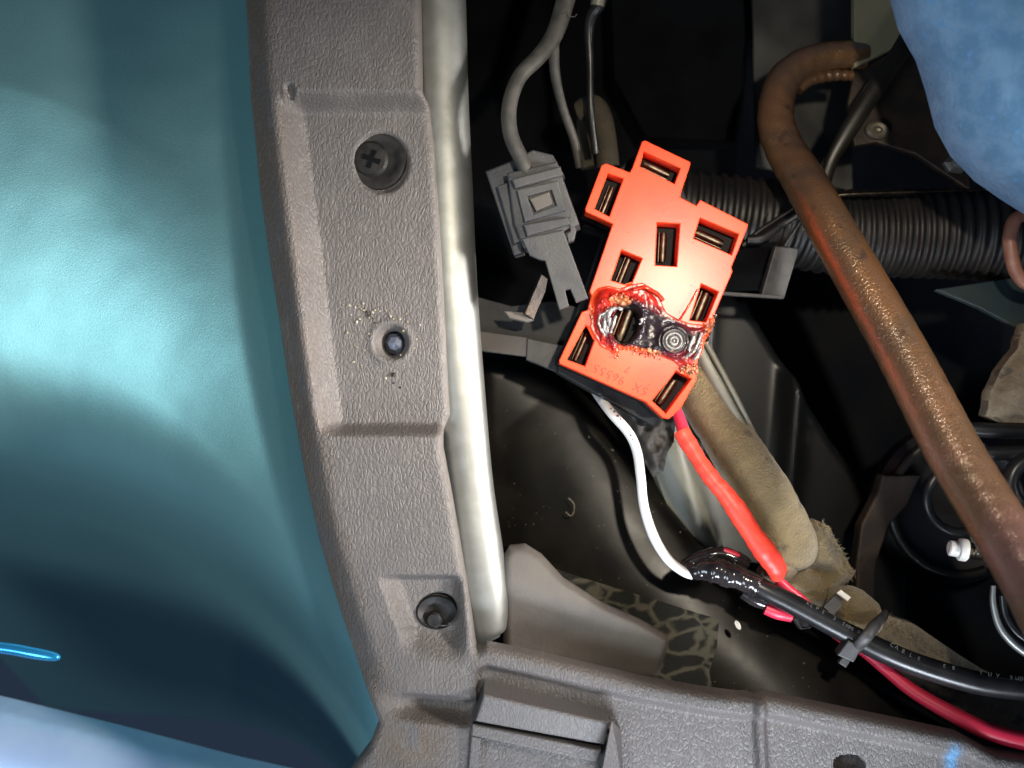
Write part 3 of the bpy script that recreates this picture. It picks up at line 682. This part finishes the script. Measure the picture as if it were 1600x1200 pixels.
# crumpled dark tape behind the holder corner
def crumple(x, y, d): return 34*(fbm(x/24, y/24, 5)-.3)+14*sstep(0, 16, d)
o = field('crumpled_black_tape', [(930, 598), (1010, 618), (1056, 655), (1052, 690), (1042, 705), (1036, 735), (1020, 745), (990, 690)], Plane(1000, 670, -110), 3, crumple, mat('dull black tape', (.016, .013, .011), (.03, .024, .018), .05, rough=.6, bump=1), skirt=20, smooth=70)
tag(o, 'crumpled brown black tape bundle under the red holder corner', 'tape bundle')

# cream wire pair behind foam
cw = root('cream_wire_pair', 'pair of cream wires running beside the tan foam sleeve', 'wires', 1130, 620, -80)
tube('wire', [(1078, 520, -60, 10), (1102, 566, -58, 9), (1126, 606, -58, 8), (1152, 650, -60, 6), (1176, 690, -64, 5), (1186, 708, -70, 3)], M['putty'], cw, n=16)
tube('wire', [(1102, 535, -70, 5), (1122, 570, -66, 5), (1144, 610, -64, 5), (1168, 656, -66, 4), (1186, 692, -70, 4), (1194, 708, -76, 3)], M['putty'], cw, n=12)

# ------------------------------------------------------------------ tan foam harness
fm = root('foam_wrapped_harness', 'tan foam wrapped cable harness folding down to the lower right', 'harness', 1200, 760, -60)
def rough_r(amp, sx=.05):
    return lambda L_, th, t: 1+amp*(float(fbm(L_*sx, math.sin(th)*1.6+5, 3))-.47)*2+.05*math.sin(th*2+L_*.02)
tube('foam_sleeve', [(1062, 530, -100, 34), (1078, 575, -92, 35), (1098, 622, -86, 36), (1126, 668, -80, 38), (1153, 709, -76, 44), (1184, 762, -72, 47), (1210, 815, -70, 48), (1228, 850, -72, 46), (1238, 872, -76, 38), (1240, 884, -80, 20)], M['foam'], fm, n=44, sub=14, rf=rough_r(.045), smooth=80)
tube('foam_end', [(1196, 905, -70, 20), (1218, 885, -62, 26), (1240, 858, -66, 18), (1246, 842, -74, 10)], M['foamgrey'], fm, n=20, rf=rough_r(.1), smooth=80)
def fold_h(x, y, d):
    h = 26*sstep(0, 26, d)+16*(fbm(x/30, y/30, 11)-.45)
    h -= 34*np.exp(-(((x-1275-(y-900)*.5)/30)**2+((y-896)/16)**2))
    h -= 10*np.exp(-((y-(925-(x-1230)*.12))/7)**2)
    h += 10*np.exp(-(((x-1270)/36)**2+((y-850)/24)**2))
    return h
field('foam_fold', [(1250, 822), (1275, 813), (1296, 822), (1308, 850), (1326, 880), (1335, 894), (1330, 906), (1318, 920), (1312, 940), (1296, 950), (1272, 958), (1240, 946), (1214, 920), (1212, 900), (1236, 880), (1250, 862)], Plane(1270, 890, -90), 2.6, fold_h, M['foam'], fm, skirt=30, smooth=75)
tube('foam_knuckle', [(1290, 940, -84, 22), (1318, 948, -76, 34), (1340, 962, -74, 34), (1356, 976, -78, 28), (1364, 985, -84, 12)], M['foam'], fm, n=32, sub=10, rf=rough_r(.08), smooth=80)
def tail_h(x, y, d): return 34*sstep(0, 60, d)+9*(fbm(x/36, y/36, 21)-.45)
field('foam_tail', [(1352, 968), (1388, 962), (1430, 976), (1450, 990), (1500, 1024), (1545, 1052), (1640, 1096), (1640, 1185), (1560, 1150), (1480, 1120), (1420, 1074), (1372, 1030), (1340, 1000)], Plane(1470, 1050, -90), 3.6, tail_h, M['foamgrey'], fm, skirt=30, smooth=75)
# fibres
fb = []
for i in range(420):
    t = random.random()
    if i % 3 == 0: x, y, z = 1385+t*250, 964+t*150+random.uniform(-6, 10), -62
    elif i % 3 == 1: x, y, z = random.choice([(1335, 895), (1300, 830), (1268, 813), (1310, 945)])[0]+random.gauss(0, 6), random.uniform(815, 950), -70
    else: x, y, z = 1128+t*120, 600+t*205+random.uniform(-4, 4), -66
    if i % 3 == 1: x = float(np.interp(y, [815, 850, 895, 950], [1285, 1308, 1334, 1300]))+random.uniform(-3, 2)
    a = random.uniform(0, 6.28); l = random.uniform(3, 8)
    fb.append(tube_geo([(x, y, z, .45), (x+l*.5*math.cos(a), y+l*.5*math.sin(a), z+3, .4), (x+l*math.cos(a+.5), y+l*math.sin(a+.5), z+3, .2)], n=4, sub=2))
V, F = merge(fb); tag(mesh('foam_fibre', V, F, M['foam'], fm, 80), kind='stuff')

# ------------------------------------------------------------------ wires
ww = root('white_wire', 'white wire curving from under the red holder to the taped joint', 'wire', 1000, 750, -40)
tube('wire', [(908, 570, -165, 7.6), (922, 596, -135, 7.6), (934, 616, -90, 7.6), (955, 645, -45, 7.6), (982, 676, -36, 7.6), (995, 705, -32, 7.6), (1001, 745, -28, 7.6), (1006, 790, -26, 7.6), (1020, 835, -26, 8), (1042, 872, -26, 7.5), (1066, 892, -28, 7.5), (1082, 899, -30, 7)], M['white'], ww, n=20)
ps = []
for (x, y, w_) in ((937, 615, 3), (941, 621, 4), (955, 638, 2), (960, 643, 3), (965, 650, 3), (969, 655, 2.2), (986, 680, 2.5), (989, 686, 2)):
    c = P(x, y, hz0) if False else P(x, y, np.interp(x, [922, 932, 955, 982, 995], [-70, -55, -45, -36, -32])+8.3)
    ps.append(ico(c, w_*.7, 1, .4))
V, F = merge(ps); mesh('printed_mark', V, F, M['ink'], ww, 0)
rw = root('red_power_wire', 'red wire with orange red sleeve leaving the holder and emerging lower right', 'wire', 1150, 800, -40)
tube('wire', [(1050, 625, -50, 8), (1062, 655, -36, 9), (1070, 680, -26, 10)], M['wirered'], rw, n=18)
tube('sleeve', [(1064, 672, -24, 12), (1074, 690, -20, 13), (1098, 728, -8, 13), (1118, 755, 0, 13), (1130, 768, 2, 15), (1150, 795, 6, 16), (1178, 838, 6, 17), (1200, 868, 4, 17.5), (1213, 888, -2, 17), (1214, 904, -12, 10)], M['shrink'], rw, n=24, flat=.75, rf=lambda L_, th, t: 1+.05*math.sin(L_*.09)+.03*math.sin(L_*.31))
tube('wire', [(1210, 898, -20, 7), (1225, 915, -22, 8), (1255, 940, -30, 8), (1300, 986, -36, 8), (1345, 1015, -34, 8), (1385, 1046, -24, 10), (1430, 1082, -10, 11), (1500, 1122, 10, 13), (1560, 1148, 20, 14), (1680, 1176, 30, 15)], M['wirered'], rw, n=20)
tube('wire_end', [(1196, 950, -30, 10), (1215, 957, -28, 11), (1236, 962, -30, 10)], M['wirered'], rw, n=14)
bk = root('black_power_wire', 'thick black wire with white print running to the right from taped joint', 'wire', 1400, 1010, -20)
tube('wire', [(1158, 902, -20, 15), (1195, 922, -12, 16), (1240, 945, -8, 16), (1290, 972, -4, 16), (1340, 998, -2, 17), (1385, 1020, 4, 18), (1430, 1038, 8, 18), (1500, 1060, 14, 18), (1560, 1072, 18, 18), (1680, 1082, 24, 19)], M['wireblack'], bk, n=26)
def arc_text(s, path_pts, size, up, z, parent):
    pl = spline(path_pts, 10); n = len(s); 
    for i, ch in enumerate(s):
        if ch == ' ': continue
        t = i/max(n-1, 1)*(len(pl)-2); k = int(t); a = pl[k]+(pl[k+1]-pl[k])*(t-k); dd = pl[k+1]-pl[k]
        text(ch, a[0], a[1], size, math.atan2(-dd[1], dd[0]), Plane(a[0], a[1], z, (0, .28, 1)), M['print'], parent, 0, .3, 'printed_letter')
arc_text('XLPE 2.5MM 0.6', [(1262, 943), (1300, 964), (1330, 982), (1352, 992)], 8, 0, 17.5, bk)
arc_text('CABLE  E8  TUV SUD', [(1394, 1008), (1440, 1031), (1500, 1046), (1560, 1056), (1598, 1061)], 8.5, 0, 33, bk)
tj = root('taped_joint', 'shiny black taped wire joint where the white wire ends', 'taped joint', 1120, 890, -20)
tube('tape_wrap', [(1062, 882, -38, 8), (1085, 892, -32, 13), (1112, 890, -26, 20), (1140, 898, -20, 20), (1165, 906, -16, 18), (1185, 918, -14, 17)], M['tape'], tj, n=26, sub=12, rf=lambda L_, th, t: 1+.06*math.sin(L_*.22+th*1.0)+.02*math.sin(L_*.7-th*2), smooth=80)
tube('tape_tail', [(1070, 884, -44, 10), (1105, 868, -40, 11), (1140, 868, -38, 12), (1168, 884, -36, 10)], M['tape'], tj, n=20, rf=lambda L_, th, t: 1+.08*math.sin(L_*.14+th), smooth=80)
tube('tape_tail', [(1160, 925, -36, 10), (1185, 938, -34, 12), (1208, 948, -34, 8)], M['tape'], tj, n=16, smooth=80)
tube('red_core', [(1130, 860, -34, 5), (1150, 868, -32, 6), (1162, 880, -32, 5)], M['wirered'], tj, n=12)
for x, y in ((1104, 893), (1132, 894), (1090, 890)):
    pass
# ties
t1 = root('grey_cable_tie', 'short grey cable tie strap catching light on the tan foam', 'cable tie', 1305, 945, -50)
prism('strap', [(1286, 948), (1310, 924), (1326, 936), (1302, 962)], Plane(1305, 943, -46, (.1, .3, 1)), M['conn'], 6, t1, bevel=1.2)
prism('strap_end', [(1308, 926), (1314, 921), (1330, 933), (1325, 939)], Plane(1318, 930, -42, (.3, .5, 1)), M['milky'], 5, t1, bevel=1.2)
t2 = root('black_cable_tie', 'black cable tie with square head round the black and red wires', 'cable tie', 1345, 1000, 10)
tube('strap', [(1384, 960, -40, 9), (1372, 972, 4, 9), (1356, 992, 26, 10), (1340, 1010, 14, 10), (1326, 1022, -10, 9)], M['clipblack'], t2, n=16, flat=.5)
prism('head', [(1326, 1000), (1348, 1012), (1334, 1036), (1308, 1024)], Plane(1330, 1018, 16, (-.1, -.1, 1)), M['clipblack'], 26, t2, bevel=2.5)
prism('tail', [(1318, 1026), (1330, 1032), (1322, 1044), (1310, 1036)], Plane(1320, 1034, 6), M['clipblack'], 10, t2, bevel=1.5)
t3 = root('small_black_clip', 'small square black clip below the black wire on the duct', 'clip', 1255, 970, -40)
prism('clip_frame', [(1240, 966), (1254, 960), (1272, 966), (1268, 982), (1252, 984)], Plane(1255, 972, -44, (.1, .1, 1)), M['clipblack'], 16, t3, holes=[[(1250, 966), (1262, 968), (1262, 978), (1252, 977)]], bevel=2)

# ------------------------------------------------------------------ corrugated conduit and things behind the pipe
cdp = [(1020, 322, -190, 62), (1100, 332, -190, 62), (1200, 345, -190, 64), (1300, 362, -200, 66), (1400, 365, -205, 68), (1500, 366, -205, 70), (1640, 372, -205, 72)]
q = spline(cdp, 60)
cd = tube('corrugated_conduit', [tuple(a) for a in q], M['conduit'], n=30, sub=1, rf=lambda L_, th, t: .94+.08*(lambda f: max(0, min(1, (f-.10)/.14, (.72-f)/.2)))((L_/21) % 1), smooth=80)
tag(cd, 'thick black corrugated conduit crossing behind the red holder and rusty pipe', 'conduit')
bb = root('black_plastic_bracket', 'open black plastic bracket on the conduit right of red holder', 'bracket', 1190, 425, -110)
prism('bracket_back', [(1140, 382), (1215, 378), (1205, 452), (1130, 455)], Plane(1180, 420, -130), M['void'], 20, bb, bevel=2)
prism('bracket_flange', [(1212, 384), (1249, 388), (1226, 465), (1190, 460)], Plane(1220, 425, -96, (.2, 0, 1)), M['clipblack'], 14, bb, bevel=2)
prism('bracket_edge', [(1128, 455), (1226, 462), (1224, 467), (1124, 461)], Plane(1180, 460, -92), M['clipblack'], 12, bb, bevel=1)
wb = root('thin_wire_bundle', 'thin dusty wires crossing the conduit next to the rusty pipe', 'wires', 1200, 360, -100)
for a in ([(1160, 384, -110, 4), (1185, 362, -108, 4), (1215, 342, -110, 4), (1240, 325, -115, 4)], [(1172, 378, -100, 5), (1200, 362, -98, 6), (1230, 345, -104, 6), (1252, 330, -110, 6)], [(1226, 384, -100, 2.5), (1240, 362, -100, 2.5), (1254, 340, -104, 2.5)], [(1168, 374, -96, 7), (1190, 372, -94, 8), (1215, 356, -98, 7)]):
    tube('wire', a, M['conduit'], wb, n=10)
o = tube('thin_steel_rod', [(1290, 308, -118, 3), (1320, 304, -112, 3.2), (1400, 301, -112, 2.8), (1500, 297, -118, 2), (1560, 296, -125, 2)], M['steel'], n=10); tag(o, 'thin shiny steel rod crossing above the conduit behind the rusty pipe', 'rod')
# beige plate and dark bracket top right
o = prism('beige_plate', [(1335, -80), (1385, -80), (1392, -10), (1405, 30), (1412, 62), (1390, 78), (1335, 106)], Plane(1370, 40, -150), M['beige'], 20, bevel=2); tag(o, 'flat beige painted steel plate at the top beside the blue cloth', 'plate')
br = root('brown_bracket', 'dark brown rusty bracket with a bolt hole beside the blue cloth', 'bracket', 1400, 180, -170)
prism('bracket_plate', [(1336, 108), (1420, 70), (1480, 120), (1520, 300), (1430, 240), (1370, 222), (1335, 228), (1325, 160)], Plane(1400, 170, -175, (0, .1, 1)), M['browndark'], 16, br, bevel=3)
lathe('bolt_boss', [(21, -4), (20, 5), (15, 9), (8, 8), (6, 2), (3, 1)], P(1370, 204, -165), mat('dull boss', (.13, .11, .08), rough=.4, metal=.5), br, n=24, ell=.75)
o = lathe('hex_bolt', [(22, -10), (22, 0), (16, 6), (14, 12), (6, 14)], P(1495, 256, -120), M['zinc'], None, n=6, ell=.7); tag(o, 'small bright bolt head peeking from behind the blue cloth', 'bolt')
o = tube('black_strap', [(1425, 50, -120, 15), (1398, 95, -118, 15), (1360, 150, -116, 15), (1325, 205, -120, 14), (1300, 250, -126, 11), (1288, 290, -135, 9)], M['duct'], n=16, flat=.5); tag(o, 'dusty black strap running diagonally from the blue cloth to the pipe', 'strap')
o = field('grey_side_plate', [(1172, -60), (1330, -60), (1330, 300), (1180, 260)], Plane(1250, 100, -400), 14, lambda x, y, d: 22*fbm(x/70, y/70, 7), mat('dark stained metal', (.008, .008, .007), (.022, .021, .016), .012, rough=.6), skirt=10); tag(o, 'dark stained metal plate behind the bend of the rusty pipe', 'plate')
# ------------------------------------------------------------------ rusty pipe
pp = root('rusty_pipe', 'long bent rusty brown steel pipe crossing the right side', 'pipe', 1400, 560, 150)
pip = [(1350, 86, -170, 21), (1322, 86, -165, 22), (1285, 90, -158, 23), (1250, 103, -150, 25), (1224, 128, -140, 27), (1213, 165, -125, 28), (1214, 200, -110, 29), (1230, 240, -90, 31), (1255, 280, -60, 33), (1300, 360, -10, 36), (1407, 547, 70, 40), (1487, 700, 140, 43), (1554, 811, 200, 45), (1624, 930, 270, 48), (1700, 1080, 340, 52)]
def pipe_c(V):
    t = 1-sstep(-320, 60, V[:, 1])[:, None]*.85+.15*fbm(V[:, 0]/40, V[:, 1]/40, 3)[:, None]; t = np.clip(t, 0, 1)
    return np.array([.22, .095, .018])*(1-t)+np.array([.20, .105, .085])*t
tube('pipe', pip, M['rust'], pp, cf=pipe_c, n=48, sub=12, rf=lambda L_, th, t: 1+.01*math.sin(L_*.2+th*3), smooth=80)
tube('weld_bead', [(1332, 118, -165, 8), (1300, 118, -160, 9), (1268, 126, -150, 8), (1248, 142, -140, 6)], M['rust'], pp, cf=pipe_c, n=14, rf=lambda L_, th, t: 1+.12*math.sin(L_*.8))
# blue cloth, near the lens
def cloth_h(x, y, d): return 120*np.sqrt(np.clip(1-((np.clip(d, 0, 150)-150)/150)**2, 0, 1))+4*(fbm(x/60, y/60, 4)-.5)-9*np.exp(-((x-1480-(y-60)*.55-10*np.sin(y/50))/13)**2)*sstep(40, 120, d)-7*np.exp(-((y-150-(x-1560)*.5)/12)**2)*sstep(1500, 1600, x)
o = field('blue_cloth', [(1392, -160), (1392, -20), (1408, 40), (1436, 90), (1452, 140), (1466, 195), (1490, 240), (1528, 280), (1574, 312), (1610, 334), (1900, 420), (1900, -160)], Plane(1560, 100, 130), 7, cloth_h, M['blue'], skirt=14, smooth=80)
tag(o, 'out of focus blue felt cloth hanging in the top right corner', 'cloth')
# right edge items
o = tube('rusty_ring', [(1600, 335, -60, 10), (1585, 345, -58, 11), (1578, 375, -56, 11), (1584, 415, -58, 11), (1598, 440, -60, 10), (1620, 450, -62, 10)], mat('rust brown ring', (.22, .09, .06), (.30, .14, .10), .04, rough=.45), n=16); tag(o, 'reddish brown ring cut off by the right edge', 'ring')
o = prism('green_plate', [(1462, 452), (1640, 425), (1640, 560), (1590, 512), (1530, 480)], Plane(1540, 470, -150, (.1, .3, 1)), M['greenplate'], 10, bevel=2); tag(o, 'dark green grey painted plate below the conduit at right', 'plate')
o = field('worn_tan_wrap', [(1640, 500), (1600, 505), (1588, 545), (1566, 575), (1546, 610), (1540, 650), (1560, 660), (1640, 662)], Plane(1590, 590, -110), 4, lambda x, y, d: 16*sstep(0, 20, d)+16*(fbm(x/18, y/22, 3)-.4), M['foamgrey'], skirt=30, smooth=70); tag(o, 'worn tan wrapped bundle at the right edge', 'wrap')
tb = root('black_hose_pair', 'two dark glossy horizontal hoses at the right edge behind pipe', 'hoses', 1560, 690, -100)
tube('hose', [(1480, 668, -120, 12), (1540, 672, -110, 12), (1640, 676, -105, 12)], M['wireblack'], tb, n=16)
tube('hose', [(1500, 704, -115, 12), (1550, 708, -105, 12), (1640, 704, -100, 12)], M['wireblack'], tb, n=16)
def ring(name, cx, cy, z, R, r, m, lab, cat, a0=0, a1=6.283, ry=1.0, parent=None):
    n = 28; pts = [(cx+R*math.cos(a0+(a1-a0)*k/n), cy+R*ry*math.sin(a0+(a1-a0)*k/n), z, r) for k in range(n+1)]
    o = tube(name, pts, m, parent, n=14, sub=2, caps=(a1-a0 < 6))
    if lab: tag(o, lab, cat)
    return o
M['deep'] = mat('deep black plastic', (.006, .006, .007), rough=.45, spec=.3)
dr = root('black_round_housing', 'dark round housing with curved rims behind the lower pipe', 'housing', 1500, 800, -150)
lathe('drum', [(140, -40), (140, 0), (120, 14), (100, 6), (60, 4)], P(1490, 790, -230), M['deep'], dr, n=48)
ring('rim', 1500, 780, -190, 52, 8, M['wireblack'], None, None, parent=dr, a0=0, a1=6.28)
ring('rim', 1500, 790, -210, 108, 8, M['duct'], None, None, parent=dr, a0=1.2, a1=4.4)
ring('black_hose_loop', 1618, 756, -60, 40, 13, M['wireblack'], 'thick black hose loop at the right edge beside the pipe', 'hose', 1.5, 5.2)
ls = root('steel_brake_lines', 'two thin bluish steel lines looping at the lower right edge', 'metal lines', 1580, 970, 0)
tube('line', [(1552, 915, 20, 4), (1552, 945, 20, 5), (1565, 985, 20, 6), (1600, 1018, 20, 7), (1650, 1040, 20, 7)], M['zinc'], ls, n=12)
tube('line', [(1566, 930, 10, 6), (1572, 965, 10, 6), (1596, 995, 10, 7), (1650, 1020, 10, 7)], M['wireblack'], ls, n=12)
bl = root('bulb_plug', 'small milky white plug with a threaded metal base beside the pipe', 'plug', 1500, 858, 20)
ax = np.array([1, -.13, .1])
c0 = P(1482, 856, 60)
lathe('plug_cap', [(9, 0), (11.5, 2), (12, 14), (16, 15), (17, 17), (17, 25), (16, 27)], c0, M['milky'], bl, axis=ax, n=28)
pr = []
for i in range(10): pr += [(11+1.6*(i % 2), 27+i*2.8)]
lathe('threaded_base', pr, c0, M['steel'], bl, axis=ax, n=24)
# dark curved arms lower right
ar = root('dark_lever_arm', 'dark brown curved lever arm behind the foam at lower right', 'lever', 1380, 830, -200)
prism('lever_plate', [(1440, 742), (1418, 790), (1388, 824), (1370, 880), (1366, 960), (1340, 950), (1338, 880), (1346, 820), (1372, 770), (1380, 742)], Plane(1380, 850, -190, (.2, 0, 1)), M['browndark'], 24, ar, bevel=4)
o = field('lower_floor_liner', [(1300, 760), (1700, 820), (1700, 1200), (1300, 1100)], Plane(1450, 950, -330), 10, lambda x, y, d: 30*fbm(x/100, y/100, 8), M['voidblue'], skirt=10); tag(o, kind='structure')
